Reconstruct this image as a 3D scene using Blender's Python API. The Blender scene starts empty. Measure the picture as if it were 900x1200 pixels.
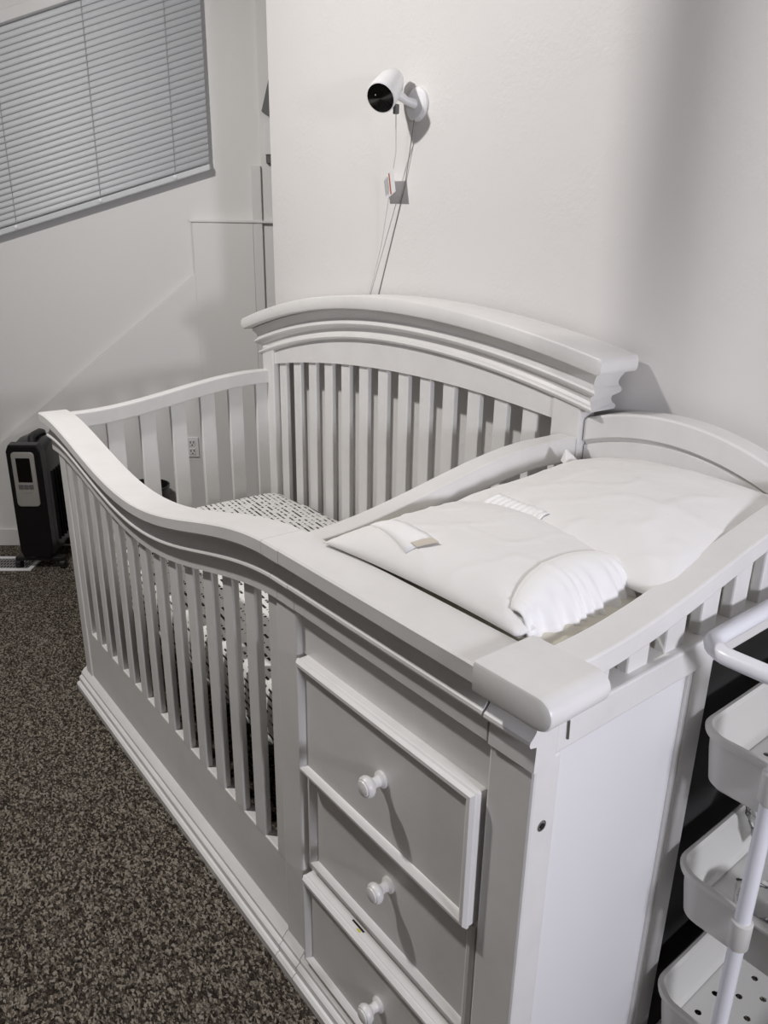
import bpy, bmesh, math, random
from mathutils import Vector, Matrix, noise
from mathutils.bvhtree import BVHTree
random.seed(7)
PI = math.pi
sc = bpy.context.scene
COL = sc.collection
ZF = -0.065                      # floor level

# ------------------------------------------------------------------ helpers
def link(o, parent=None):
    COL.objects.link(o)
    if parent: o.parent = parent
    return o

def obj(name, bm, mat, parent=None, smooth=False, bevel=0.0, seg=2, label=None, cat=None, group=None, kind=None, recalc=True):
    if recalc: bmesh.ops.recalc_face_normals(bm, faces=bm.faces)
    me = bpy.data.meshes.new(name); bm.to_mesh(me); bm.free()
    o = bpy.data.objects.new(name, me)
    me.materials.append(mat)
    if smooth:
        for p in me.polygons: p.use_smooth = True
        try: me.set_sharp_from_angle(angle=math.radians(smooth if smooth is not True else 40))
        except Exception: pass
    link(o, parent)
    if bevel:
        b = o.modifiers.new('bevel', 'BEVEL'); b.width = bevel; b.segments = seg
        b.limit_method = 'ANGLE'; b.angle_limit = math.radians(40); b.harden_normals = False
    tag(o, label, cat, group, kind)
    return o

def tag(o, label=None, cat=None, group=None, kind=None):
    if label: o['label'] = label
    if cat: o['category'] = cat
    if group: o['group'] = group
    if kind: o['kind'] = kind
    return o

def thing(name, loc, label, cat, group=None, rz=0):
    o = bpy.data.objects.new(name, None); o.location = loc; o.rotation_euler = (0, 0, rz)
    o.empty_display_size = .05
    link(o); tag(o, label, cat, group); return o

def NB(): return bmesh.new()

def box(bm, x0, x1, y0, y1, z0, z1, M=None):
    vs = [bm.verts.new((x, y, z)) for x in (x0, x1) for y in (y0, y1) for z in (z0, z1)]
    for f in ((0,1,3,2),(4,6,7,5),(0,4,5,1),(2,3,7,6),(0,2,6,4),(1,5,7,3)):
        bm.faces.new([vs[i] for i in f])
    if M: 
        for v in vs: v.co = M @ v.co
    return vs

def loft(bm, loops, cap=True, close=True):
    rows = [[bm.verts.new(p) for p in L] for L in loops]
    n = len(rows[0])
    for a, b in zip(rows, rows[1:]):
        for i in range(n if close else n-1):
            j = (i+1) % n
            bm.faces.new((a[i], a[j], b[j], b[i]))
    if cap:
        bm.faces.new(rows[0][::-1]); bm.faces.new(rows[-1])
    return rows

def sweep_x(bm, prof, xs, zc):
    """profile (y,z) carried along x with height zc(x)"""
    loft(bm, [[(x, y, z+zc(x)) for y, z in prof] for x in xs])

def sweep_y(bm, prof, ys, zc):
    loft(bm, [[(x, y, z+zc(y)) for x, z in prof] for y in ys])

def tube(bm, pts, r, n=12, cap=True, flat=1.0):
    pts = [Vector(p) for p in pts]
    loops = []; up = None
    for i, p in enumerate(pts):
        t = (pts[min(i+1, len(pts)-1)] - pts[max(i-1, 0)]).normalized()
        if up is None:
            up = Vector((0,0,1)) if abs(t.z) < .9 else Vector((1,0,0))
        a = t.cross(up).normalized(); b = a.cross(t).normalized(); up = b
        rr = r[i] if isinstance(r, (list, tuple)) else r
        loops.append([p + a*rr*math.cos(2*PI*k/n) + b*rr*flat*math.sin(2*PI*k/n) for k in range(n)])
    loft(bm, loops, cap)

def lathe(bm, prof, M, n=28):
    loft(bm, [[M @ Vector((r*math.cos(2*PI*k/n), r*math.sin(2*PI*k/n), h)) for k in range(n)] for r, h in prof])

def aim(p, d):
    return Matrix.Translation(p) @ Vector(d).to_track_quat('Z', 'Y').to_matrix().to_4x4()

def rrect(x0, x1, y0, y1, r, z, n=6, ins=0.0):
    x0 += ins; x1 -= ins; y0 += ins; y1 -= ins; r = max(r-ins, .004)
    out = []
    for cx, cy, a0 in ((x1-r, y1-r, 0), (x0+r, y1-r, 90), (x0+r, y0+r, 180), (x1-r, y0+r, 270)):
        for k in range(n+1):
            a = math.radians(a0+90*k/n); out.append((cx+r*math.cos(a), cy+r*math.sin(a), z))
    return out

def ss(t): t = max(0., min(1., t)); return t*t*(3-2*t)
def lin(a, b, n): return [a+(b-a)*i/(n-1) for i in range(n)]

# ------------------------------------------------------------------ materials
def mat(name, col, rough=.5, metal=0, spec=.5):
    m = bpy.data.materials.new(name); m.use_nodes = True
    b = m.node_tree.nodes['Principled BSDF']
    b.inputs['Base Color'].default_value = (*col, 1); b.inputs['Roughness'].default_value = rough
    b.inputs['Metallic'].default_value = metal; b.inputs['Specular IOR Level'].default_value = spec
    m['b'] = 1
    return m
def N(m, t, **kw):
    n = m.node_tree.nodes.new(t)
    for k, v in kw.items():
        if k in n.inputs: n.inputs[k].default_value = v
        else: setattr(n, k, v)
    return n
def L(m, a, ao, b, bi): m.node_tree.links.new(a.outputs[ao], b.inputs[bi])
def bsdf(m): return m.node_tree.nodes['Principled BSDF']
def bump(m, scale, strength, dist, detail=3, coord='Object', rough=.5):
    tc = N(m, 'ShaderNodeTexCoord'); nz = N(m, 'ShaderNodeTexNoise', Scale=scale, Detail=detail, Roughness=rough)
    bp = N(m, 'ShaderNodeBump', Strength=strength, Distance=dist)
    L(m, tc, coord, nz, 'Vector'); L(m, nz, 'Fac', bp, 'Height'); L(m, bp, 'Normal', bsdf(m), 'Normal')
    return tc, nz, bp
def ramp(m, src, out, stops):
    r = N(m, 'ShaderNodeValToRGB'); e = r.color_ramp.elements
    while len(e) < len(stops): e.new(.5)
    for k, (p, c) in enumerate(stops): e[k].position = p; e[k].color = (*c, 1)
    L(m, src, out, r, 'Fac'); return r

PAINT = mat('white_painted_wood', (.70, .69, .675), .38); bump(PAINT, 60, .08, .002)
def paint_wear(m):
    tc = N(m, 'ShaderNodeTexCoord'); nz = N(m, 'ShaderNodeTexNoise', Scale=9, Detail=6, Roughness=.65)
    L(m, tc, 'Object', nz, 'Vector')
    r = ramp(m, nz, 'Fac', [(.3, (.66, .65, .635)), (.55, (.70, .69, .675)), (.8, (.72, .715, .70))])
    L(m, r, 'Color', bsdf(m), 'Base Color')
paint_wear(PAINT)
PANEL = mat('white_painted_panel', (.72, .72, .73), .5); bump(PANEL, 25, .05, .002)

def wall_mat():
    m = mat('white_textured_plaster', (.68, .665, .65), .6)
    tc = N(m, 'ShaderNodeTexCoord')
    a = N(m, 'ShaderNodeTexNoise', Scale=95, Detail=4, Roughness=.6)
    b = N(m, 'ShaderNodeTexNoise', Scale=7, Detail=2)
    L(m, tc, 'Object', a, 'Vector'); L(m, tc, 'Object', b, 'Vector')
    r = ramp(m, b, 'Fac', [(.42, (.15, .15, .15)), (.62, (1, 1, 1))])
    mu = N(m, 'ShaderNodeMath', operation='MULTIPLY'); L(m, a, 'Fac', mu, 0); L(m, r, 'Color', mu, 1)
    bp = N(m, 'ShaderNodeBump', Strength=.35, Distance=.004)
    L(m, mu, 'Value', bp, 'Height'); L(m, bp, 'Normal', bsdf(m), 'Normal')
    return m
WALL = wall_mat()
WALL_SMOOTH = mat('white_smooth_wall', (.74, .73, .715), .5); bump(WALL_SMOOTH, 120, .12, .002)
TRIM = mat('white_trim_paint', (.72, .71, .70), .45)

def carpet_mat():
    m = mat('brown_speckled_carpet', (.06, .05, .042), .97, spec=.1)
    tc = N(m, 'ShaderNodeTexCoord')
    mp = N(m, 'ShaderNodeMapping'); mp.inputs['Rotation'].default_value = (0, 0, .9); mp.inputs['Scale'].default_value = (1, 1.7, 1)
    wn = N(m, 'ShaderNodeTexNoise', Scale=60, Detail=2)
    mix = N(m, 'ShaderNodeMix', data_type='RGBA', blend_type='ADD'); mix.inputs[0].default_value = .012
    L(m, tc, 'Object', mp, 'Vector'); L(m, tc, 'Object', wn, 'Vector')
    L(m, mp, 'Vector', mix, 6); L(m, wn, 'Color', mix, 7)
    v = N(m, 'ShaderNodeTexVoronoi', Scale=145, Randomness=1.0)
    L(m, mix, 2, v, 'Vector')
    nz = N(m, 'ShaderNodeTexNoise', Scale=210, Detail=3, Roughness=.7); L(m, mp, 'Vector', nz, 'Vector')
    sep = N(m, 'ShaderNodeSeparateColor'); L(m, v, 'Color', sep, 'Color')
    ad = N(m, 'ShaderNodeMath', operation='MULTIPLY_ADD'); ad.inputs[1].default_value = .5
    L(m, sep, 'Red', ad, 0); L(m, nz, 'Fac', ad, 2)
    r = ramp(m, ad, 'Value', [(.45, (.012, .010, .008)), (.68, (.057, .046, .036)), (.86, (.165, .142, .112)), (1.0, (.36, .32, .26))])
    L(m, r, 'Color', bsdf(m), 'Base Color')
    bp = N(m, 'ShaderNodeBump', Strength=1.0, Distance=.006); L(m, ad, 'Value', bp, 'Height'); L(m, bp, 'Normal', bsdf(m), 'Normal')
    return m
CARPET = carpet_mat()

def sheet_mat():
    m = mat('white_sheet_with_black_dashes', (.72, .71, .69), .85, spec=.2)
    tc = N(m, 'ShaderNodeTexCoord')
    # rows of short dashes: quantised rows, noise along each row
    mp = N(m, 'ShaderNodeMapping'); mp.inputs['Rotation'].default_value = (0, 0, .12)
    L(m, tc, 'Object', mp, 'Vector')
    sep = N(m, 'ShaderNodeSeparateXYZ'); L(m, mp, 'Vector', sep, 'Vector')
    q = N(m, 'ShaderNodeMath', operation='ADD'); L(m, sep, 'Y', q, 0); L(m, sep, 'Z', q, 1)
    sc_ = N(m, 'ShaderNodeMath', operation='MULTIPLY'); sc_.inputs[1].default_value = 58; L(m, q, 'Value', sc_, 0)
    fl = N(m, 'ShaderNodeMath', operation='FLOOR'); L(m, sc_, 'Value', fl, 0)
    fr = N(m, 'ShaderNodeMath', operation='FRACT'); L(m, sc_, 'Value', fr, 0)
    cb = N(m, 'ShaderNodeCombineXYZ'); 
    xs = N(m, 'ShaderNodeMath', operation='MULTIPLY'); xs.inputs[1].default_value = 62; L(m, sep, 'X', xs, 0)
    f7 = N(m, 'ShaderNodeMath', operation='MULTIPLY'); f7.inputs[1].default_value = 7.31; L(m, fl, 'Value', f7, 0)
    L(m, xs, 'Value', cb, 'X'); L(m, f7, 'Value', cb, 'Y')
    nz = N(m, 'ShaderNodeTexNoise', Scale=1.0, Detail=2, Roughness=.7); L(m, cb, 'Vector', nz, 'Vector')
    a = N(m, 'ShaderNodeMath', operation='GREATER_THAN'); a.inputs[1].default_value = .5; L(m, nz, 'Fac', a, 0)
    b1 = N(m, 'ShaderNodeMath', operation='LESS_THAN'); b1.inputs[1].default_value = .36; L(m, fr, 'Value', b1, 0)
    mu = N(m, 'ShaderNodeMath', operation='MULTIPLY'); L(m, a, 'Value', mu, 0); L(m, b1, 'Value', mu, 1)
    r = ramp(m, mu, 'Value', [(0, (.72, .71, .69)), (1, (.03, .03, .035))])
    L(m, r, 'Color', bsdf(m), 'Base Color')
    return m
SHEET = sheet_mat()
CLOTH = mat('white_cotton', (.76, .75, .735), .9, spec=.15); bump(CLOTH, 14, .25, .012, 3)
CLOTH2 = mat('white_cotton_lining', (.84, .835, .83), .9, spec=.15)
CREAM = mat('cream_pad_cover', (.80, .77, .66), .8, spec=.2)
TAPE = mat('tan_fastening_tape', (.55, .50, .42), .8)
BLACK = mat('black_enamel', (.006, .006, .007), .22)
BLACKM = mat('black_matt_plastic', (.012, .012, .012), .5)
DARK = mat('charcoal_and_shade', (.018, .018, .017), .9)  # charcoal parts; on the block behind the chest it stands for shade
SILVER = mat('silver_plastic', (.36, .35, .33), .4, .2)
GREY = mat('grey_plastic', (.12, .12, .12), .5)
GLOSS = mat('black_glass', (.002, .002, .002), .08)
WPLAS = mat('white_plastic', (.78, .78, .79), .35)
CART = mat('white_powder_coated_metal', (.61, .605, .57), .4)
CARTP = mat('white_enamelled_tube', (.74, .75, .79), .3)
METAL = mat('steel', (.45, .44, .42), .35, 1)
RED = mat('red_print', (.42, .10, .05), .6)
INK = mat('grey_print', (.25, .25, .25), .7)
YEL = mat('yellow_sticker', (.55, .50, .08), .6)
BLIND = mat('grey_white_blind_slat', (.62, .64, .65), .5)
DKLINE = mat('dark_grey_line', (.20, .20, .19), .7); LCORD = mat('blind_cord', (.40, .41, .41), .7)
WCORD = mat('white_cable', (.62, .61, .59), .5)
HOLE = mat('dark_recess', (.008, .008, .008), .9)
CLEAR = mat('clear_plastic', (.95, .95, .95), .06)
bsdf(CLEAR).inputs['Transmission Weight'].default_value = 1.0
bsdf(CLEAR).inputs['IOR'].default_value = 1.3
PANE = mat('window_glass', (.03, .035, .04), .05)
BLACKBIN = mat('black_bin_plastic', (.01, .01, .01), .35)

# ------------------------------------------------------------------ the room
WP = Vector((-1.543, .075, 0)); WU = Vector((.6, .8, 0)); WN = Vector((.8, -.6, 0))
def wpt(s, z, off=0.0): return WP + WU*s + WN*off + Vector((0, 0, z))
MW = Matrix(((WU.x, WN.x, 0, WP.x), (WU.y, WN.y, 0, WP.y), (0, 0, 1, 0), (0, 0, 0, 1)))   # local x along wall, y out of the wall
YB = .786; XE = -.075; CEIL = 2.62; XR = 4.2; YF = -3.4
def struct(name, bm, m, **k): return obj(name, bm, m, kind='structure', **k)

bm = NB(); box(bm, -4.8, XR+.2, YF-.2, 2.9, ZF-.1, ZF); struct('floor', bm, CARPET)
bm = NB(); box(bm, -4.8, XR+.2, YF-.2, 2.9, CEIL, CEIL+.1); struct('ceiling', bm, WALL_SMOOTH)
# far left wall, slanting; runs from the front wall to behind the corner
s0 = (YF-.1-WP.y)/.8; s1 = 2.75
bm = NB(); box(bm, s0, s1, -.12, 0, ZF, CEIL, MW); struct('wall_left', bm, WALL_SMOOTH)
# wall behind the crib: ends in an outside corner
bm = NB(); box(bm, XE, XR, YB, 2.3, ZF, CEIL); struct('wall_back', bm, WALL)
bm = NB(); box(bm, XR, XR+.12, YF, YB, ZF, CEIL); struct('wall_right', bm, WALL)
bm = NB(); box(bm, -4.5, XR, YF-.12, YF, ZF, CEIL); struct('wall_front', bm, WALL)
# boards on the far wall: one cut off on a slant, one with a level ledge
bm = NB()
pol = [(-.53, ZF), (1.03, ZF), (1.03, 1.19), (.07, .425)]
loft(bm, [[MW @ Vector((s, y, z)) for s, z in pol] for y in (0, .028)]); struct('trim_1', bm, WALL_SMOOTH, bevel=.003)
bm = NB(); box(bm, 1.03, 1.285, 0, .034, ZF, 1.405, MW); box(bm, 1.02, 1.42, .0, .040, 1.399, 1.409, MW); struct('trim_2', bm, WALL_SMOOTH, bevel=.002)
bm = NB(); box(bm, 1.285, 1.325, 0, .034, ZF, 1.62, MW); struct('trim_3', bm, TRIM, bevel=.003)
bm = NB(); box(bm, 1.325, 1.43, 0, .02, ZF, CEIL, MW); struct('trim_4', bm, WALL_SMOOTH, bevel=.002)
bm = NB(); box(bm, s0+.2, 1.285, .028, .038, ZF, ZF+.085, MW); struct('baseboard_left', bm, TRIM, bevel=.003)
bm = NB(); box(bm, XE, XR, YB-.012, YB, ZF, ZF+.085); struct('baseboard_back', bm, TRIM, bevel=.003)

# window behind the blind
def wz(s, z): return z
bm = NB()
SLP = .30
def shear(s, z): return z + SLP*(s-1.115)
def sh_poly(bm, s_a, s_b, z_a, z_b, y0, y1):
    pts = [(s_a, shear(s_a, z_a)), (s_b, shear(s_b, z_a)), (s_b, shear(s_b, z_b)), (s_a, shear(s_a, z_b))]
    loft(bm, [[MW @ Vector((s, y, z)) for s, z in pts] for y in (y0, y1)])
sh_poly(bm, -.40, -.34, 1.63, 2.36, 0, .008); sh_poly(bm, 1.02, 1.08, 1.63, 2.36, 0, .008)
sh_poly(bm, -.34, 1.02, 1.63, 1.69, 0, .008); sh_poly(bm, -.34, 1.02, 2.30, 2.36, 0, .008); sh_poly(bm, .32, .36, 1.69, 2.30, 0, .008)
wf = struct('window_1', bm, TRIM)
bm = NB(); sh_poly(bm, -.34, .32, 1.69, 2.30, .001, .004); sh_poly(bm, .36, 1.02, 1.69, 2.30, .001, .004); obj('window_pane', bm, PANE, wf)

# blind
bl = thing('window_blind', wpt(.35, 1.37, .03), 'grey-white slatted blind hanging closed over the window on the far left wall', 'blind')
bl_inv = Matrix.Translation(-Vector(bl.location))
def child(name, bm, m, parent, **k):
    bmesh.ops.transform(bm, matrix=bl_inv, verts=bm.verts); return obj(name, bm, m, parent, **k)
bm = NB()
nsl = 30; pitch = .0232
for k in range(nsl):
    z0 = 1.632 + k*pitch
    rows = []
    for s in (-.42, 1.115):
        row = []
        for a, (yy, zz) in enumerate(((.022, .0275), (.028, .019), (.0305, .009), (.031, -.002))):
            row.append(MW @ Vector((s, yy, shear(s, z0+zz))))
        rows.append([bm.verts.new(p) for p in row])
    for i in range(3): bm.faces.new((rows[0][i], rows[0][i+1], rows[1][i+1], rows[1][i]))
o = child('slats', bm, BLIND, bl, smooth=True); so = o.modifiers.new('thick', 'SOLIDIFY'); so.thickness = .0012
bm = NB(); sh_poly(bm, -.425, 1.12, 1.598, 1.622, .012, .042); child('bottom_rail', bm, BLIND, bl, bevel=.004)
bm = NB(); sh_poly(bm, -.43, 1.12, 2.33, 2.375, .009, .05); child('head_rail', bm, TRIM, bl, bevel=.003)
for s in (.30, .66, .975, -.1):
    bm = NB(); tube(bm, [MW @ Vector((s, .034, shear(s, z))) for z in lin(1.61, 2.335, 3)], .0016, 6)
    child('ladder_cord', bm, LCORD, bl)
for s in (.30, .66, .975, -.1):
    bm = NB(); lathe(bm, [(.001, 0), (.008, .0), (.008, .004), (.001, .006)], aim(MW @ Vector((s, .042, shear(s, 1.612))), WN), 12)
    child('cord_button', bm, WPLAS, bl)

# wall outlet
ot = thing('wall_outlet', wpt(.966, .425, .028), 'white double power outlet low on the far wall, seen between the crib slats', 'outlet')
iv = Matrix.Translation(-Vector(ot.location))
bm = NB(); box(bm, .937, .995, .028, .0345, .380, .473, MW); bmesh.ops.transform(bm, matrix=iv, verts=bm.verts); obj('cover_plate', bm, WPLAS, ot, bevel=.002)
for zc in (.4065, .4465):
    bm = NB(); box(bm, .952, .980, .0345, .037, zc-.015, zc+.015, MW); bmesh.ops.transform(bm, matrix=iv, verts=bm.verts); rr = obj('receptacle', bm, TRIM, ot, bevel=.003)
    bm = NB()
    for ds in (-.007, .007): box(bm, .966+ds-.0018, .966+ds+.0018, .037, .0375, zc-.001, zc+.009, MW)
    box(bm, .963, .969, .037, .0375, zc-.011, zc-.006, MW)
    bmesh.ops.transform(bm, matrix=iv, verts=bm.verts); obj('slots', bm, HOLE, rr)

# small fittings in the slot between the far wall and the corner
t = thing('switch_box', wpt(1.36, 1.66, .02), 'slim white switch box in the narrow gap beside the corner of the back wall', 'switch')
bm = NB(); box(bm, -.012, .03, 0, .03, 0, .12, MW @ Matrix.Translation((0,0,0))); 
bmesh.ops.transform(bm, matrix=Matrix.Translation(-WP), verts=bm.verts); obj('housing', bm, WPLAS, t, bevel=.003)
bm = NB(); box(bm, -.010, .028, 0, .022, -.03, 0, MW); bmesh.ops.transform(bm, matrix=Matrix.Translation(-WP), verts=bm.verts); obj('clip', bm, GREY, t)
bm = NB(); pol = [(-.022, .02), (.03, -.01), (.03, .16), (.02, .17)]
loft(bm, [[Vector(wpt(1.36, 1.80)) + WU*a + WN*y + Vector((0,0,b)) for a, b in pol] for y in (.021, .04)])
obj('wall_bracket', bm, GREY, label='dark wedge-shaped bracket above the slim white switch box', cat='bracket')

# floor register
rg = thing('floor_vent', (-1.205, .075, ZF), 'white metal floor vent set in the carpet beside the black heater', 'vent')
def WT(s, d, z): return WU*s + WN*d + Vector((0,0,z))
MV = Matrix(((WU.x, WN.x, 0, 0), (WU.y, WN.y, 0, 0), (0, 0, 1, 0), (0, 0, 0, 1)))
bm = NB()
for a in ((-.34,.085,.05,.07),(-.34,.085,-.085,-.065),(-.34,-.32,-.065,.05),(.065,.085,-.065,.05)): box(bm, a[0], a[1], a[2], a[3], 0, .006, MV)
obj('frame', bm, WPLAS, rg, bevel=.001)
bm = NB()
for k in range(28): 
    s = -.315+k*.0137; box(bm, s, s+.004, -.065, .05, .002, .0045, MV)
for k in range(4): 
    d = -.05+k*.03; box(bm, -.32, .065, d, d+.004, .002, .0045, MV)
obj('grille', bm, SILVER, rg)
bm = NB(); box(bm, -.32, .065, -.065, .05, 0, .001, MV); obj('duct_opening', bm, HOLE, rg)

# ------------------------------------------------------------------ oil heater
HF = Vector((-1.13, .075, ZF)); 
ht = thing('oil_heater', HF + WU*.074 - WN*.12, 'tall black heater with a silver control panel at the far end of the crib', 'heater')
MH = Matrix.Translation(HF - Vector(ht.location)) @ MV      # x across, y toward the room, z up
hz = .575
bm = NB()
loft(bm, [[MH @ Vector(p) for p in ((x, -.045, z) for x, z in [(.012, .055), (.136, .055), (.148, .09), (.150, hz-.03), (.138, hz), (.012, hz), (0, hz-.03), (.0, .09)])],
          [MH @ Vector(p) for p in ((x, .0, z) for x, z in [(.016, .06), (.132, .06), (.144, .095), (.146, hz-.035), (.134, hz-.006), (.016, hz-.006), (.004, hz-.035), (.004, .095)])]])
obj('housing', bm, BLACK, ht, bevel=.006, seg=3)
bm = NB()
loft(bm, [[MH @ Vector((x, y, .07+z)) for x, z, _ in rrect(i, .150-i, 0, hz-.10+t-i, .02, 0)] for y, i, t in ((-.044, .004, 0), (-.07, .0, .012), (-.14, .002, .030), (-.22, .004, .030), (-.27, .008, .012), (-.285, .02, -.01))])
obj('radiator_housing', bm, BLACK, ht, smooth=50)
for k in range(6):
    y = -.082 - k*.033
    bm = NB(); tube(bm, [MH @ Vector((.151, y, .12)), MH @ Vector((.151, y, hz-.14))], .006, 8); obj('radiator_fin', bm, BLACK, ht, smooth=True)
bm = NB(); tube(bm, [MH @ Vector((.075, y, z)) for y, z in ((-.10, hz-.02), (-.105, hz+.002), (-.13, hz+.008), (-.19, hz+.008), (-.215, hz+.002), (-.22, hz-.02))], .016, 10)
obj('carry_handle', bm, BLACKM, ht, smooth=True)
bm = NB()
loft(bm, [[MH @ Vector((x, y, z)) for x, z, _ in rrect(.026, .122, hz-.275, hz-.035, .016, 0, ins=i)] for y, i in ((0, 0), (.005, 0), (.007, .002))])
cp = obj('control_panel', bm, SILVER, ht, bevel=.001)
bm = NB(); box(bm, .045, .104, .007, .0085, hz-.165, hz-.060, MH); obj('display', bm, GLOSS, cp)
for k in range(3):
    bm = NB(); box(bm, .043+k*.0215, .062+k*.0215, .007, .0095, hz-.195, hz-.176, MH); obj('button', bm, GREY, cp, bevel=.002)
bm = NB()
for k in range(7): box(bm, .060+k*.0042, .0630+k*.0042, .007, .0076, hz-.215, hz-.210, MH)
obj('maker_mark', bm, INK, cp)
for y in (-.03, -.235):
    bm = NB(); box(bm, -.03, .18, y-.018, y+.018, .04, .058, MH); fb = obj('foot_bar', bm, BLACKM, ht, bevel=.004)
    for x in (-.022, .172):
        bm = NB(); lathe(bm, [(.004, -.012), (.022, -.010), (.022, .010), (.004, .012)], aim(MH @ Vector((x, y, .022)), MV @ Vector((1, 0, 0))), 16)
        obj('caster', bm, BLACKM, fb, smooth=True)

# black bin
bn = thing('waste_bin', (-.955, .60, ZF), 'small round black waste bin on the floor beyond the far end of the crib', 'bin')
bm = NB(); n = 32
prof = [(.085, 0), (.10, .33), (.104, .335), (.104, .345), (.099, .345), (.095, .33), (.08, .006)]
loft(bm, [[(r*math.cos(2*PI*k/n), r*math.sin(2*PI*k/n), h) for k in range(n)] for r, h in prof])
obj('bin_body', bm, BLACKBIN, bn, smooth=True)

# ------------------------------------------------------------------ the crib with changer
crib = thing('crib_with_changer', (.9, .37, ZF), 'large white wooden crib with a joined drawer chest and changing top', 'crib')
CI = Matrix.Translation((-.9, -.37, -ZF))
def cp_(name, bm, m=None, parent=None, **k):
    if parent is None: parent = crib
    bmesh.ops.transform(bm, matrix=CI, verts=bm.verts)
    return obj(name, bm, m or PAINT, parent, **k)
H = .85
W1 = 1.245; X1 = 1.298; X3 = 1.730; XT = 1.80
def zfront(x):                    # top of the wavy front rail
    if x >= 1.25: return H
    e = -.010*(1-max(x, 0)/1.25)
    if x <= 0: return H + e
    return H + e - .094*(math.sin(PI*(x/1.25))**2)**.85
# posts
FP = (-.004, .048)
def post(name, x0, x1, y0, y1, z0, z1, **k):
    bm = NB(); box(bm, x0, x1, y0, y1, z0, z1); return cp_(name, bm, bevel=.004, **k)
post('corner_post', 0, .052, 0, .05, -.02, .805)
post('corner_post', 1.232, X1, 0, .05, -.02, .80)
post('corner_post', 0, .068, .685, .735, ZF, .99)
post('corner_post', 1.226, 1.30, .690, .740, ZF, 1.01)
# front rail cap with moulding
def rail_profile(yc0, yc1, th):
    return [(yc1, 0), (yc0+.003, 0), (yc0, -.003), (yc0, -th+.003), (yc0+.003, -th),
            (-.016, -th), (-.011, -th-.003), (-.006, -th-.010), (-.005, -th-.020), (-.008, -th-.030), (-.013, -th-.036),
            (-.0165, -th-.039), (-.0175, -th-.043), (-.0155, -th-.047), (-.005, -th-.050),
            (-.005, -.112), (.030, -.112), (.030, -th), (yc1, -th)]
RP = rail_profile(-.032, .046, .027)
bm = NB(); sweep_x(bm, RP, lin(-.035, 1.2455, 60), zfront); cp_('top_rail', bm, smooth=30)
bm = NB(); sweep_x(bm, RP, [1.2465, 1.2985], zfront); cp_('rail_joint', bm, smooth=30)
# bottom rail and skirting
bm = NB(); box(bm, .05, 1.234, .004, .030, -.03, .172); cp_('bottom_rail', bm, bevel=.003)
BP = [(.01, ZF), (-.030, ZF), (-.031, -.046), (-.026, -.041), (-.0215, -.040), (-.021, -.026), (-.017, -.022), (-.013, -.020), (-.0125, -.012), (-.004, -.002), (.004, .004), (.02, .004)]
bm = NB(); sweep_x(bm, BP, [-.02, 1.234], lambda x: 0); cp_('base_moulding', bm, smooth=25)
bm = NB(); sweep_x(bm, BP, [1.2355, 1.297], lambda x: 0); cp_('base_moulding', bm, smooth=25)
bm = NB(); sweep_x(bm, BP, [1.2985, 1.826], lambda x: 0); cp_('base_moulding', bm, smooth=25)
# front slats
for k in range(13):
    xr = .1876+.0879*k-.088-.004
    if k == 0: pass
    bm = NB(); box(bm, xr-.041+.088*0, xr, .004, .020, .165, zfront(xr-.02)-.10); cp_('slat', bm, bevel=.003)
xr = .1876+.0879*12-.004
bm = NB(); box(bm, xr-.041, min(xr, 1.2315), .004, .020, .165, zfront(xr-.02)-.10); cp_('slat', bm, bevel=.003)

# headboard ----------------------------------------------------
def zcrown(x):
    t = (x-.66)/.72
    return 1.181 - (.104 if t < 0 else .078)*t*t
def zhead(x):                      # top of the back slats
    return .995 - (.052/.36)*(x-.72)**2*.85
y0 = .0
CAPP = [(.762, 0), (.647, 0), (.643, -.002), (.641, -.006), (.641, -.029), (.643, -.034), (.647, -.036), (.762, -.036)]
LOWP = [(.668, -.036), (.669, -.041), (.676, -.050), (.680, -.060), (.678, -.067), (.673, -.071), (.671, -.076), (.674, -.081), (.682, -.084),
        (.689, -.088), (.691, -.097), (.688, -.104), (.682, -.107), (.680, -.112), (.683, -.117), (.692, -.120)]
def crown_piece(prof, bm, stations, dfun):
    loops = []
    for t, ext, sh in stations:
        row = []
        for y, z in prof:
            d = dfun(y, z)+ext
            row.append(((-.058+d)+((1.374-d)-(-.058+d))*t, y, z*sh+(sh-1)*.018*0+zcrown(-.058+1.432*t)-(1-sh)*.018))
        loops.append(row)
    loft(bm, loops)
nx = 56
bm = NB()
st = [(0, -.013, .35), (0, -.012, .62), (0, -.008, .88), (0, 0, 1)] + [(i/(nx-1), 0, 1) for i in range(1, nx-1)] + [(1, 0, 1), (1, -.008, .88), (1, -.012, .62), (1, -.013, .35)]
crown_piece(CAPP, bm, st, lambda y, z: .013)
cp_('crown_moulding', bm, smooth=30)
bm = NB()
low = LOWP + [(.762, z) for y, z in LOWP[::-1]]
fy = {z: y for y, z in LOWP}
crown_piece(low, bm, [(i/(nx-1), 0, 1) for i in range(nx)], lambda y, z: .012+(fy[z]-.655)*1.15)
cp_('crown_ogee', bm, smooth=30)
xs = lin(.066, 1.228, 40)
bm = NB(); loft(bm, [[(x, .694, zhead(x)-.006), (x, .694, zcrown(x)-.112), (x, .722, zcrown(x)-.112), (x, .722, zhead(x)-.006)] for x in xs]); cp_('headboard_rail', bm, bevel=.0)
for k in range(13):
    xc = .101+.0879*k
    bm = NB(); box(bm, xc-.021, xc+.021, .702, .718, .14, zhead(xc)+.005); cp_('slat', bm, bevel=.003)
bm = NB(); box(bm, .066, 1.228, .698, .722, .05, .16); cp_('bottom_rail', bm, bevel=.003)

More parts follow.
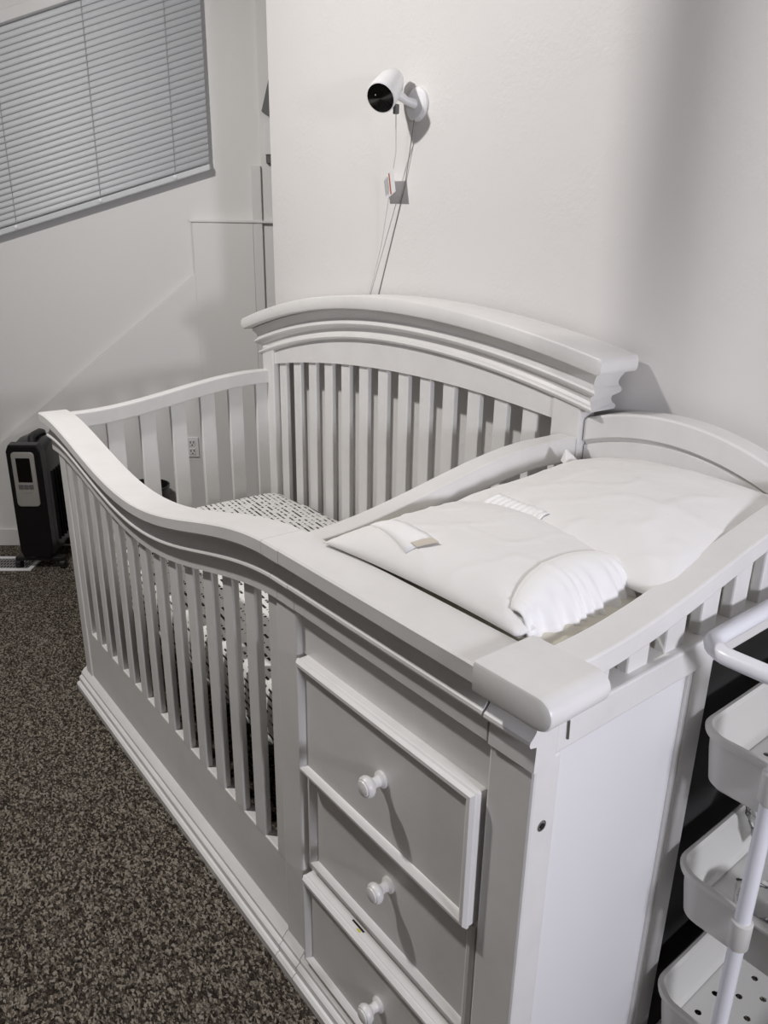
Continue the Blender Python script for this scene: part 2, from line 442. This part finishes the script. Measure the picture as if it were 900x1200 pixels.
# side rails ----------------------------------------------------
def zleft(y): return H-.010 + .074*ss((y-.06)/.60)
def zmid(y): return H-.002 + .083*ss((y-.03)/.56)
def zright(y): return H+.002 + .088*ss((y-.08)/.62)
ys = lin(.046, .688, 26)
bm = NB(); sweep_y(bm, [(0, 0), (.036, 0), (.036, -.045), (0, -.045)], ys, zleft); cp_('side_rail', bm, bevel=.004)
bm = NB(); box(bm, .006, .032, .05, .686, .06, .16); cp_('bottom_rail', bm, bevel=.003)
for k in range(7):
    yc = .064+.1005*k
    bm = NB(); box(bm, .010, .026, yc-.025, yc+.025, .15, zleft(yc)-.04); cp_('slat', bm, bevel=.003)
bm = NB(); sweep_y(bm, [(1.254, 0), (1.300, 0), (1.300, -.05), (1.254, -.05)], ys, zmid); cp_('side_rail', bm, bevel=.004)
bm = NB(); box(bm, 1.262, 1.296, .05, .688, .70, .78); cp_('cross_bar', bm, bevel=.003)
for k in range(8):
    yc = .10+.083*k
    bm = NB(); box(bm, 1.268, 1.286, yc-.022, yc+.022, .16, zmid(yc)-.045); cp_('slat', bm, bevel=.003)
bm = NB(); box(bm, 1.262, 1.290, .05, .688, .05, .17); cp_('bottom_rail', bm, bevel=.003)
ys2 = lin(.040, .74, 28)
bm = NB(); sweep_y(bm, [(1.752, 0), (1.800, 0), (1.800, -.031), (1.752, -.031)], ys2, zright); cp_('side_rail', bm, bevel=.003)
bm = NB(); box(bm, 1.752, 1.801, .032, .74, .745, .790); cp_('cross_bar', bm, bevel=.003)
for k in range(8):
    yc = .1205+.0845*k*.995
    bm = NB(); box(bm, 1.770, 1.788, yc-.0225, yc+.0225, .785, zright(yc)-.028); cp_('slat', bm, bevel=.003)
post('corner_post', 1.750, 1.80, .695, .742, .70, .86)
# arched rail behind the changing top
def zarch(x): return .999 - 1.0*(x-1.475)**2
xs = lin(1.303, 1.80, 24)
bm = NB(); sweep_x(bm, [(.755, 0), (.708, 0), (.704, -.004), (.704, -.046), (.708, -.050), (.714, -.052), (.714, -.056), (.710, -.058), (.710, -.098), (.732, -.098), (.732, -.05), (.755, -.05)], xs, zarch); cp_('arched_rail', bm, smooth=30)
for k in range(5):
    xc = 1.365+.088*k
    bm = NB(); box(bm, xc-.021, xc+.021, .714, .728, .78, zarch(xc)-.09); cp_('slat', bm, bevel=.003)
bm = NB(); box(bm, 1.30, 1.752, .706, .738, .745, .80); cp_('cross_bar', bm, bevel=.003)

# changer cap ----------------------------------------------------
RP2 = rail_profile(-.032, .048, .027)
bm = NB(); sweep_x(bm, RP2, [1.300, 1.729], lambda x: H+.001); cp_('chest_cap', bm, smooth=30)
# end block: thick, bull-nosed at its free end
bm = NB()
zt, zb = H+.010, H-.030; R_ = (zt-zb)/2; zm = (zt+zb)/2; xe = 1.843
outl = [(1.7315, zb), (xe-R_, zb)] + [(xe-R_+R_*math.sin(math.radians(a)), zm-R_*math.cos(math.radians(a))) for a in range(15, 180, 15)] + [(xe-R_, zt), (1.7315, zt)]
loops = []
for y, ins in ((-.038, .004), (-.0365, .0012), (-.034, 0), (.060, 0), (.063, .0012), (.064, .004)):
    loops.append([((x if x < 1.74 else x-ins), y, zm+(z-zm)*(1-ins/R_)) for x, z in outl])
loft(bm, loops); cp_('cap_end_block', bm, smooth=35)
bm = NB(); pr = [(y, z) for y, z in RP2 if z < -.026 and y < .035]
sweep_x(bm, [(.030, -.0275), (-.012, -.0275)] + RP2[6:15] + [(-.006, -.112), (.030, -.112)], [1.7325, 1.803], lambda x: H); cp_('cap_end_moulding', bm, smooth=30)
# chest carcase
post('corner_post', X3, 1.800, .0, .047, -.005, .745)
post('corner_post', 1.762, 1.799, .335, .385, -.03, .748)
bm = NB(); box(bm, 1.795-.016, 1.795-.003, .04, .345, -.02, .75); cp_('side_panel', bm, PANEL)
bm = NB(); box(bm, 1.785, 1.7985, .04, .352, -.06, .015); cp_('bottom_rail', bm, bevel=.003)
bm = NB(); box(bm, 1.788, 1.7965, .325, .337, .01, .745); cp_('side_bead', bm, bevel=.003)
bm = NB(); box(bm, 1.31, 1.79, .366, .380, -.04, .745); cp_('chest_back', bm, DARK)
bm = NB(); box(bm, 1.30, 1.785, .02, .70, .765, .785); cp_('changing_board', bm, bevel=.002)
bm = NB(); box(bm, X1-.002, X3+.002, .010, .028, .655, .745); cp_('chest_fascia', bm, bevel=.002)
bm = NB(); box(bm, X1-.03, X1, .03, .38, -.04, .74); cp_('chest_inner_side', bm, bevel=.002)
bm = NB(); box(bm, X1+.006, X3, .03, .045, -.03, .66); cp_('drawer_cavity', bm, DARK)
bm = NB()
for z in (.432, .212): box(bm, X1, X3, .012, .04, z-.008, z+.008)
box(bm, X1, X3, -.004, .04, -.03, .006); cp_('drawer_divider', bm)
# screws
bm = NB(); lathe(bm, [(.0005, 0), (.0075, 0), (.0075, .0012), (.005, .0016), (.0042, -.0005), (.0005, -.0006)], aim((1.7996, .022, .650), (1, 0, 0)), 16); cp_('bolt_head', bm, METAL)
bm = NB(); lathe(bm, [(.0005, 0), (.0042, 0), (.0042, .0012), (.0005, .0014)], aim((1.8008, .022, .650), (1, 0, 0)), 6); cp_('bolt_socket', bm, HOLE)
bm = NB(); tube(bm, [(1.8022, .050, .785), (1.8022, .051, .760)], .0018, 8); cp_('hook_screw', bm, METAL)
for z in (.335, .255):
    bm = NB(); lathe(bm, [(.0005, 0), (.006, 0), (.006, .001), (.0005, .0014)], aim((.052, .026, z), (1, 0, 0)), 12); cp_('bolt_hole', bm, HOLE)

# drawers
def drawer(z0, z1, yo, kz, xl=X1+.014, xr=X3-.008):
    yb_ = .030
    bm = NB(); box(bm, xl, xr, yo, yb_, z0, z1)
    d = cp_('drawer', bm, bevel=.003)
    # bead moulding round the drawer face
    inv = Matrix.Translation(Vector((0,0,0)))
    bm = NB(); w = .017; pr = [(0, .0), (0, -.004), (.004, -.009), (.009, -.0095), (.0135, -.006), (w, .0)]
    loops = []
    for cx, cz, sx, sz in ((xl, z0, 1, 1), (xr, z0, -1, 1), (xr, z1, -1, -1), (xl, z1, 1, -1)):
        loops.append([(cx+sx*a, yo+b, cz+sz*a) for a, b in pr])
    rows = [[bm.verts.new(p) for p in Lp] for Lp in loops]
    for i in range(4):
        a, b = rows[i], rows[(i+1) % 4]
        for j in range(len(pr)-1): bm.faces.new((a[j], a[j+1], b[j+1], b[j]))
    cp_('bead_moulding', bm, parent=d, smooth=30)
    bm = NB()
    lathe(bm, [(.001, -.002), (.0135, 0), (.0135, .004), (.009, .007), (.0075, .013), (.009, .018), (.0145, .022), (.0165, .026), (.0165, .030), (.014, .034), (.0125, .0345), (.0115, .0365), (.007, .038), (.001, .0385)],
          aim((1.528+.006, yo, kz), (0, -1, 0)))
    cp_('knob', bm, parent=d, smooth=35)
    return d
drawer(.442, .658, -.006, .560)
drawer(.226, .430, .012, .352)
drawer(.006, .206, -.004, .108)
bm = NB(); box(bm, X1+.016, X3-.012, -.004, .010, .2061, .2072); cp_('drawer_lip', bm)
bm = NB(); box(bm, 1.447, 1.478, .004, .007, .2073, .2085); cp_('lock_slot', bm, HOLE)
bm = NB(); box(bm, 1.466, 1.474, -.001, .003, .2073, .2081); cp_('sticker', bm, YEL)

# ------------------------------------------------------------------ mattress in the crib
def soft_block(bm, x0, x1, y0, y1, z0, z1, r, n=26, amp=.004, sag=0):
    nx_, ny_ = n*2, n
    def col(u, v, top):
        x = x0+(x1-x0)*u; y = y0+(y1-y0)*v
        return x, y
    loops = []
    per = rrect(x0, x1, y0, y1, r, 0, 8)
    # subdivide long runs
    pts = []
    for i, p in enumerate(per):
        q = per[(i+1) % len(per)]; d = math.dist(p[:2], q[:2]); m = max(1, int(d/.03))
        for k in range(m): pts.append((p[0]+(q[0]-p[0])*k/m, p[1]+(q[1]-p[1])*k/m))
    cx, cy = (x0+x1)/2, (y0+y1)/2
    hh = z1-z0
    levels = [(.06, 0), (.02, 0.004), (0, .02), (-.002, hh*.35), (0, hh*.7), (.004, hh-.018), (.012, hh-.006), (.03, hh), (.08, hh+.004), (.16, hh+.006), (.26, hh+.008)]
    for i, (ins, z) in enumerate(levels):
        L_ = []
        for (x, y) in pts:
            sx = max(.02, 1-2*ins/(x1-x0)); sy = max(.02, 1-2*ins/(y1-y0))
            X = cx+(x-cx)*sx; Y = cy+(y-cy)*sy
            nn = noise.noise(Vector((X*9, Y*9, z*14)))*amp
            nd = noise.noise(Vector((X*22, Y*22, z*5)))*amp if 0 < i < 6 else 0
            dx, dy = (x-cx), (y-cy); l = math.hypot(dx, dy)
            L_.append((X+dx/l*nd*1.5, Y+dy/l*nd*1.5, z0+z+nn))
        loops.append(L_)
    loft(bm, loops)
bm = NB(); soft_block(bm, .045, 1.252, .034, .695, .365, .500, .05)
ms = obj('crib_mattress', bm, SHEET, smooth=True, label='crib mattress in a white fitted sheet printed with small black dashes', cat='mattress')
# hanging sheet hem (ruffled) under the mattress edge
bm = NB(); pts = []
per = rrect(.047, 1.250, .036, .693, .05, 0, 8)
for i, p in enumerate(per):
    q = per[(i+1) % len(per)]; d = math.dist(p[:2], q[:2]); m = max(1, int(d/.012))
    for k in range(m): pts.append((p[0]+(q[0]-p[0])*k/m, p[1]+(q[1]-p[1])*k/m))
cx, cy = .648, .365
loops = []
for j, z in enumerate((.385, .365, .345, .330)):
    L_ = []
    for i, (x, y) in enumerate(pts):
        w = j*.0035*math.sin(i*1.15+.7*math.sin(i*.31))+.0
        dx, dy = (x-cx), (y-cy)*1.6; l = math.hypot(dx, dy)
        L_.append((x-dx/l*(w+.004*j+.002), y-dy/l*(w+.004*j+.002), z+.006*j*noise.noise(Vector((x*8, y*8, 0)))))
    loops.append(L_)
loft(bm, loops, cap=False)
so = obj('gathered_hem', bm, SHEET, ms, smooth=True, recalc=False)
m_ = so.modifiers.new('t', 'SOLIDIFY'); m_.thickness = .002
# mattress support
bm = NB(); box(bm, .036, 1.256, .032, .700, .345, .362)
for k in range(14): box(bm, .06+k*.088, .08+k*.088, .04, .69, .338, .345)
obj('mattress_support', bm, DARK, crib).matrix_parent_inverse = Matrix.Translation(-Vector(crib.location))

# ------------------------------------------------------------------ changing pad
bm = NB(); soft_block(bm, 1.312, 1.755, .050, .700, .790, .846, .03, amp=.002)
obj('changing_pad', bm, CREAM, smooth=True, label='thin cream changing pad lying under the two white pillows on the drawer chest', cat='pad')

# ------------------------------------------------------------------ pillows
def pillow(name, cx, cy, zb, lx, ly, th, rot, tilt, label, group, seed, flange, wr=.004, tiltx=0):
    root = thing(name, (cx, cy, zb), label, 'pillow', group)
    M = Matrix.Rotation(rot, 4, 'Z') @ Matrix.Rotation(tilt, 4, 'X') @ Matrix.Rotation(tiltx, 4, 'Y')
    nx_, ny_ = 60, 44
    bm = NB()
    def P(u, v, side):
        a = 2*u-1; b = 2*v-1
        # pinched outline
        ex = 1-.035*(1-abs(b))**2 if False else 1
        X = a*lx/2*(1-.05*(1-b*b)*abs(a)**3); Y = b*ly/2*(1-.06*(1-a*a)*abs(b)**3)
        h = ((1-abs(a)**2.6)*(1-abs(b)**2.6))**.55
        edge = min(1-abs(a), 1-abs(b))
        n1 = noise.noise(Vector((X*7+seed, Y*7, seed*1.7)))
        wrk = 0
        # radiating creases from corners
        ca = math.atan2((1-abs(b)), (1-abs(a))+1e-5)
        wrk = math.sin(ca*9+seed)*math.exp(-((1-abs(a))**2+(1-abs(b))**2)*5)*.5
        ridg = 1-abs(noise.noise(Vector((X*10+seed*3, Y*16, 4+seed))))*2
        z = h*th/2
        if side > 0: z += (n1*.008 + wrk*.007 + max(0, ridg-.82)*.012*wr/.004)*min(1, edge*9)
        return M @ Vector((X, Y, side*z*(1 if side > 0 else .28)+th*.15))
    top = [[bm.verts.new(P(i/nx_, j/ny_, 1)) for j in range(ny_+1)] for i in range(nx_+1)]
    bot = [[(top[i][j] if i in (0, nx_) or j in (0, ny_) else bm.verts.new(P(i/nx_, j/ny_, -1))) for j in range(ny_+1)] for i in range(nx_+1)]
    for i in range(nx_):
        for j in range(ny_):
            bm.faces.new((top[i][j], top[i+1][j], top[i+1][j+1], top[i][j+1]))
            bm.faces.new((bot[i][j], bot[i][j+1], bot[i+1][j+1], bot[i+1][j]))
    bvh = BVHTree.FromBMesh(bm)
    obj('pillow_body', bm, CLOTH, root, smooth=180)
    return root, M, bvh
p1, M1, B1 = pillow('pillow', 1.520, .205, .839, .395, .334, .098, math.radians(2), math.radians(-1), 'white pillow nearest the drawer side of the changing top, frilled open end at right', None, 3.1, True)
p2, M2, B2 = pillow('pillow', 1.549, .492, .848, .475, .44, .132, math.radians(-2), math.radians(4), 'creased white pillow behind the frilled one, against the arched back rail', None, 8.4, True, .006, tiltx=math.radians(-2))

def drop(bvh, root, x, y, up=.003, dz=.30):
    """point on the pillow (its own space) below the world point x, y"""
    o = Vector((x, y, 0)) - Vector(root.location); o.z = dz
    h = bvh.ray_cast(o, Vector((0, 0, -1)))
    return Vector((o.x, o.y, (h[0].z if h[0] else .035)+up))
# gusset and frilled hem at the open right end of the front pillow
bm = NB(); rows = []
nn = 120
for i in range(nn):
    t = i/(nn-1); yl = -.146+.292*t
    arch = math.sin(PI*(.02+.96*t))**.55
    x0 = .128 + .048*(1-arch)
    w0 = M1 @ Vector((x0, yl, 0)) + Vector(p1.location)
    top_ = drop(B1, p1, w0.x, w0.y, .003)
    xe_ = .186 + .024*arch
    end = M1 @ Vector((xe_, yl*1.0, .004))
    row = []
    for j in range(12):
        s = j/11; k_ = max(0, s-.3)/.7
        fr = (math.sin(t*80+math.sin(t*17)*2.2)*.0024 + math.sin(t*43+1)*.0018)*k_
        p = top_.lerp(end, s)
        p.z = end.z + (top_.z-end.z)*(1-s**2.2) + fr*.5 + .004*math.sin(PI*s)
        p.x += fr + .006*math.sin(PI*s)
        row.append(bm.verts.new(p))
    rows.append(row)
for i in range(nn-1):
    for j in range(11): bm.faces.new((rows[i][j], rows[i+1][j], rows[i+1][j+1], rows[i][j+1]))
o = obj('frilled_end', bm, CLOTH2, p1, smooth=180); q = o.modifiers.new('t', 'SOLIDIFY'); q.thickness = .002
# folded flap with a tan tape end along the near left edge
bm = NB(); rows = []
for i in range(13):
    t = i/12; row = []
    for j in range(5):
        s = j/4
        row.append(bm.verts.new(drop(B1, p1, 1.365+.125*t+.020*s, .098-.022*t+.030*s-.012*t*(1-s), .0045-.002*abs(2*s-1))))
    rows.append(row)
for i in range(12):
    for j in range(4): bm.faces.new((rows[i][j], rows[i+1][j], rows[i+1][j+1], rows[i][j+1]))
o = obj('folded_flap', bm, CLOTH2, p1, smooth=60); q = o.modifiers.new('t', 'SOLIDIFY'); q.thickness = .003
bm = NB(); rows = []
for i in range(3):
    t = i/2
    rows.append([bm.verts.new(drop(B1, p1, 1.486+.014*t+.018*s, .078-.002*t+.026*s, .0055)) for s in (0, .5, 1)])
for i in range(2):
    for j in range(2): bm.faces.new((rows[i][j], rows[i+1][j], rows[i+1][j+1], rows[i][j+1]))
o = obj('tape_end', bm, TAPE, p1); q = o.modifiers.new('t', 'SOLIDIFY'); q.thickness = .002
# pleated band and care label on the rear pillow
bm = NB(); rows = []
for i in range(64):
    t = i/63; row = []
    for j in range(6):
        s = j/5
        row.append(bm.verts.new(drop(B2, p2, 1.395+.125*t+.012*s, .300-.022*t+.045*s, .0035+.0018*math.sin(i*.95)*math.sin(PI*s))))
    rows.append(row)
for i in range(63):
    for j in range(5): bm.faces.new((rows[i][j], rows[i+1][j], rows[i+1][j+1], rows[i][j+1]))
o = obj('pleated_band', bm, CLOTH2, p2, smooth=60); q = o.modifiers.new('t', 'SOLIDIFY'); q.thickness = .002
bm = NB()
for k, (a, b, w_, h_) in enumerate(((0, 0, .014, .004), (.004, .008, .012, .004), (.020, .002, .008, .005), (.018, .010, .010, .003))):
    x, y = 1.535+a, .285+b
    vs = [bm.verts.new(drop(B2, p2, x+dx, y+dy, .0035)) for dx, dy in ((0, 0), (w_, -.002), (w_, h_-.002), (0, h_))]
    bm.faces.new(vs)
obj('printed_mark', bm, SILVER, p2)
bm = NB()
vs = [bm.verts.new(Vector(c)-Vector(p2.location)) for c in ((1.330, .600, .900), (1.375, .560, .905), (1.385, .600, .905), (1.352, .585, .934), (1.36, .62, .90))]
for f in ((0, 1, 3), (1, 2, 3), (2, 4, 3), (4, 0, 3), (0, 4, 2, 1)): bm.faces.new([vs[k] for k in f])
obj('corner_tip', bm, CLOTH, p2, bevel=.003)

# ------------------------------------------------------------------ security camera on the wall
CP = Vector((.651, .782, 1.6365))
cam_t = thing('security_camera', CP, 'small white camera with a round black lens face on the wall above the crib', 'camera')
D = Vector((.36, -.72, -.56)).normalized()
bc = Vector((-.030, -.070, .032))            # pivot
bm = NB(); lathe(bm, [(.001, 0), (.038, 0), (.038, .007), (.032, .012), (.001, .013)], aim((0, .004, 0), (0, -1, 0))); obj('wall_plate', bm, WPLAS, cam_t, smooth=30)
bm = NB(); tube(bm, [(0, -.004, 0), (-.008, -.028, .006), (-.022, -.055, .024)], [.012, .009, .013], 12); obj('bracket_arm', bm, WPLAS, cam_t, smooth=True)
bm = NB(); lathe(bm, [(.001, -.060), (.014, -.058), (.025, -.045), (.0335, -.018), (.0365, .02), (.037, .046), (.0362, .050), (.0340, .051), (.033, .047), (.001, .047)], aim(bc, D)); obj('camera_body', bm, WPLAS, cam_t, smooth=35)
bm = NB(); lathe(bm, [(.001, .047), (.0345, .0475), (.0340, .0515), (.001, .0545)], aim(bc, D)); lf = obj('lens_face', bm, GLOSS, cam_t, smooth=30)
fc = bc + D*.0540
side = D.cross(Vector((0,0,1))).normalized()
bm = NB(); lathe(bm, [(.0002, 0), (.0018, 0), (.0016, .001), (.0002, .0012)], aim(fc + side*.008 + Vector((.0, -.004, .008)), D), 10); obj('status_light', bm, WPLAS, lf)
bm = NB(); box(bm, -.020, -.008, -.062, -.050, -.026, -.004); obj('cable_socket', bm, GREY, cam_t, bevel=.002)
# power cable hanging from the camera, and a thin dark line down the wall
def cable(pts, r, m, label, group=None, nm='camera_cable_and_line'):
    bm = NB(); P_ = []
    pts = [Vector(p) for p in pts]
    for i in range(len(pts)-1):
        for k in range(6): P_.append(pts[i].lerp(pts[i+1], k/6))
    P_.append(pts[-1]); tube(bm, P_, r, 8)
    obj(nm, bm, m, smooth=True, label=label, cat='cable', group=group)
cable([(.637, .726, 1.612), (.607, .752, 1.53), (.520, .778, 1.31), (.450, .7835, 1.15), (.385, .784, .90)], .0013, WCORD, 'thin white cable hanging from the security camera, carrying the paper tag')
cable([(.648, .776, 1.602), (.607, .7845, 1.453), (.497, .7845, 1.165), (.427, .7845, .92)], .0012, DKLINE, 'thin dark grey line running down the wall on the right below the security camera')
# paper tag on the cable
tg = thing('paper_tag', (.579, .758, 1.458), 'small white printed paper tag with a red stripe wrapped on the cable below the camera', 'tag')
bm = NB()
TM = Matrix.Rotation(math.radians(-12), 4, 'Y') @ Matrix.Rotation(math.radians(-20), 4, 'Z')
box(bm, -.046, .034, -.0008, 0, -.028, .028, TM); obj('tag_paper', bm, WPLAS, tg)
bm = NB(); box(bm, -.004, .0045, -.0014, -.0008, -.026, .026, TM); obj('stripe', bm, RED, tg)
bm = NB(); random.seed(3)
for k in range(6):
    x = -.042+k*.0058
    box(bm, x, x+.0018, -.0013, -.0008, -.022+random.random()*.006, .023-random.random()*.006, TM)
obj('printed_lines', bm, INK, tg)

# ------------------------------------------------------------------ utility cart
CX0, CX1, CY0, CY1 = 1.819, 2.075, .318, .735
ct = thing('utility_cart', (1.947, .527, ZF), 'white three-tier utility cart with perforated trays standing beside the chest', 'cart')
CTI = Matrix.Translation((-1.947, -.527, -ZF))
def ctp(name, bm, m, parent=ct, **k):
    bmesh.ops.transform(bm, matrix=CTI, verts=bm.verts); return obj(name, bm, m, parent, **k)
def tray(zr, hgt=.088):
    bm = NB(); r = .045
    spec = [(.020, -hgt), (.014, -hgt+.006), (.008, -hgt*.4), (.0065, -.006), (.003, -.008), (-.001, -.005), (-.002, .000), (.001, .004), (.006, .005), (.010, .002), (.0105, -.003), (.010, -.009), (.0115, -hgt*.4), (.017, -hgt+.008), (.023, -hgt+.003)]
    loops = [rrect(CX0, CX1, CY0, CY1, r, zr+z, 8, ins=i) for i, z in spec]
    loft(bm, loops, cap=False)
    tr = ctp('tray', bm, CART, smooth=35)
    # perforated floor
    bm = NB(); zf = zr-hgt+.001
    gx0, gx1, gy0, gy1 = CX0+.030, CX1-.030, CY0+.030, CY1-.030
    nx_, ny_ = 7, 13
    dx, dy = (gx1-gx0)/nx_, (gy1-gy0)/ny_
    V = {}
    def gv(x, y):
        k = (round(x, 5), round(y, 5))
        if k not in V: V[k] = bm.verts.new((x, y, zf))
        return V[k]
    for i in range(nx_):
        for j in range(ny_):
            x, y = gx0+i*dx, gy0+j*dy
            sq = [gv(x, y), gv(x+dx/2, y), gv(x+dx, y), gv(x+dx, y+dy/2), gv(x+dx, y+dy), gv(x+dx/2, y+dy), gv(x, y+dy), gv(x, y+dy/2)]
            if (i+j) % 2:
                bm.faces.new(sq); continue
            c = (x+dx/2, y+dy/2); rr_ = .0058
            h = [bm.verts.new((c[0]+rr_*math.cos(a), c[1]+rr_*math.sin(a), zf)) for a in [math.radians(225+45*k) for k in range(8)]]
            for k in range(8): bm.faces.new((sq[k], sq[(k+1) % 8], h[(k+1) % 8], h[k]))
    outer = rrect(CX0, CX1, CY0, CY1, r, zf, 8, ins=.020)
    a = [bm.verts.new(p) for p in outer]; b = [bm.verts.new((min(max(p[0], gx0), gx1), min(max(p[1], gy0), gy1), zf)) for p in outer]
    for i in range(len(a)):
        j = (i+1) % len(a)
        f = [a[i], a[j]]
        if (b[i].co-b[j].co).length > 1e-6: f += [b[j], b[i]]
        else: f += [b[i]]
        bm.faces.new(f)
    bmesh.ops.remove_doubles(bm, verts=bm.verts, dist=1e-6)
    o = ctp('perforated_floor', bm, CART, parent=tr)
    q = o.modifiers.new('t', 'SOLIDIFY'); q.thickness = .0015
    return tr
for zr in (.669, .428, .180): tray(zr)
poles = [(1.937, .303), (2.045, .303), (1.937, .750), (2.045, .750)]
for px_, py_ in poles:
    py2 = min(py_, .750)
    bm = NB(); tube(bm, [(px_, py2, z) for z in lin(ZF+.05, .80, 4)], .0105, 16); pl = ctp('upright_pole', bm, CARTP, smooth=True)
    for zr in (.669, .428, .180):
        bm = NB(); tube(bm, [(px_, py2, zr-.040), (px_, py2, zr-.036), (px_, py2, zr+.006), (px_, py2, zr+.008)], [.0115, .0145, .0145, .0115], 16); ctp('collar', bm, CART, parent=pl, smooth=True)
    bm = NB(); lathe(bm, [(.004, -.009), (.024, -.008), (.024, .008), (.004, .009)], aim((px_, py2, ZF+.024), (1, 0, .0)), 18)
    ctp('caster', bm, BLACKM, smooth=True)
# handle loop
bm = NB(); lp = rrect(1.824, 2.10, .288, .748, .040, .81, 7)
hn = len(lp); n = 12; rows = []
for i, p in enumerate(lp):
    p = Vector(p); t = (Vector(lp[(i+1) % hn])-Vector(lp[i-1])).normalized(); a = t.cross(Vector((0,0,1))).normalized()
    rows.append([bm.verts.new(p + a*.0125*math.cos(2*PI*k/n) + Vector((0,0,1))*.0115*math.sin(2*PI*k/n)) for k in range(n)])
for i in range(hn):
    A, B = rows[i], rows[(i+1) % hn]
    for k in range(n): bm.faces.new((A[k], A[(k+1) % n], B[(k+1) % n], B[k]))
ctp('handle', bm, CARTP, smooth=True)
bm = NB(); lp = rrect(1.822, 2.085, .302, .745, .05, ZF+.10, 7); rows = []
for i, p in enumerate(lp):
    p = Vector(p); t = (Vector(lp[(i+1) % hn])-Vector(lp[i-1])).normalized(); a = t.cross(Vector((0,0,1))).normalized()
    rows.append([bm.verts.new(p + a*.010*math.cos(2*PI*k/n) + Vector((0,0,1))*.010*math.sin(2*PI*k/n)) for k in range(n)])
for i in range(hn):
    A, B = rows[i], rows[(i+1) % hn]
    for k in range(n): bm.faces.new((A[k], A[(k+1) % n], B[(k+1) % n], B[k]))
ctp('base_frame', bm, CARTP, smooth=40)

# clear plastic cups and wrap in the trays
def clear_cup(x, y, z, d, r, h, label):
    bm = NB(); n = 20; M = aim((x, y, z), d)
    prof = [(.002, 0), (r*.72, 0), (r*.78, h*.1), (r*.74, h*.2), (r*.9, h*.45), (r*.86, h*.55), (r, h*.85), (r*.95, h), (r*.93, h), (r*.96, h*.84), (r*.82, h*.54), (r*.72, h*.12), (.002, .003)]
    L_ = []
    for (rr, hh) in prof: L_.append([M @ Vector((rr*math.cos(2*PI*k/n)*(1+.08*math.sin(5*2*PI*k/n+hh*90)), rr*math.sin(2*PI*k/n)*(1+.08*math.sin(5*2*PI*k/n+hh*90)), hh)) for k in range(n)])
    loft(bm, L_); obj('plastic_cup', bm, CLEAR, smooth=60, label=label, cat='cup')
clear_cup(1.868, .535, .392, (-.05, -.25, .8), .030, .075, 'crumpled clear plastic cup leaning on the left rim of the middle cart tray')
clear_cup(1.885, .405, .374, (.9, .25, .12), .027, .07, 'clear plastic cup lying at the near edge of the middle cart tray, behind the pole')
clear_cup(1.970, .395, .374, (.3, -.8, .12), .026, .06, 'clear plastic cup lying in the middle cart tray at the right of the photo')

# dark block added in place of the shaded void behind the chest
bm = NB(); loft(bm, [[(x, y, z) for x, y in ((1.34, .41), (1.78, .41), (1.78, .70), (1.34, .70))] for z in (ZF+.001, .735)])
obj('void_shade_block', bm, DARK, bevel=.012, label='dark block added to stand in for the shade behind the drawer chest', cat='box')

# ------------------------------------------------------------------ lights
def area(name, loc, target, size, power, col, shape='DISK', spread=180):
    l = bpy.data.lights.new(name, 'AREA'); l.shape = shape; l.size = size; l.energy = power; l.color = col
    l.spread = math.radians(spread)
    o = bpy.data.objects.new(name, l); o.location = loc
    o.rotation_euler = (Vector(target)-Vector(loc)).to_track_quat('-Z', 'Y').to_euler(); COL.objects.link(o); return o
area('ceiling_lamp', (.30, -.80, 2.55), (.6, .3, .4), .11, 37, (1, .97, .945))
area('side_lamp', (3.7, -.15, 1.35), (1.8, .25, .6), .30, 33, (.90, .90, 1))
bm = NB(); loft(bm, [[(.694-h, -.225-h, z), (.694+h, -.225-h, z), (.694+h, -.225+h, z), (.694-h, -.225+h, z)] for h, z in ((.003, 1.93), (.016, 2.12), (.019, 2.3), (.019, CEIL))]); struct('shade_blocker', bm, TRIM)  # tapered piece added out of view to cast a soft band on wall_back
w = bpy.data.worlds.new('world'); sc.world = w; w.use_nodes = True
w.node_tree.nodes['Background'].inputs[0].default_value = (1, .98, .96, 1); w.node_tree.nodes['Background'].inputs[1].default_value = .3

# ------------------------------------------------------------------ camera
cd = bpy.data.cameras.new('camera'); co = bpy.data.objects.new('camera', cd); COL.objects.link(co)
f, cx, cy, cz, yaw, pit, rol = .8733, 2.2348, -.5714, 1.2840, .8956, .3332, -.0159
fw = Vector((-math.sin(yaw)*math.cos(pit), math.cos(yaw)*math.cos(pit), -math.sin(pit)))
r = Vector((math.cos(yaw), math.sin(yaw), 0)); d = fw.cross(r)
r2 = r*math.cos(rol)+d*math.sin(rol); d2 = -r*math.sin(rol)+d*math.cos(rol)
co.matrix_world = Matrix(((r2.x, -d2.x, -fw.x, cx), (r2.y, -d2.y, -fw.y, cy), (r2.z, -d2.z, -fw.z, cz), (0, 0, 0, 1)))
cd.sensor_fit = 'VERTICAL'; cd.sensor_height = 36; cd.lens = 36*f*1000/1200; cd.clip_start = .02
sc.camera = co
vs = sc.view_settings; vs.view_transform = 'Standard'; vs.look = 'None'; vs.gamma = 1; vs.exposure = 0; vs.use_curve_mapping = False
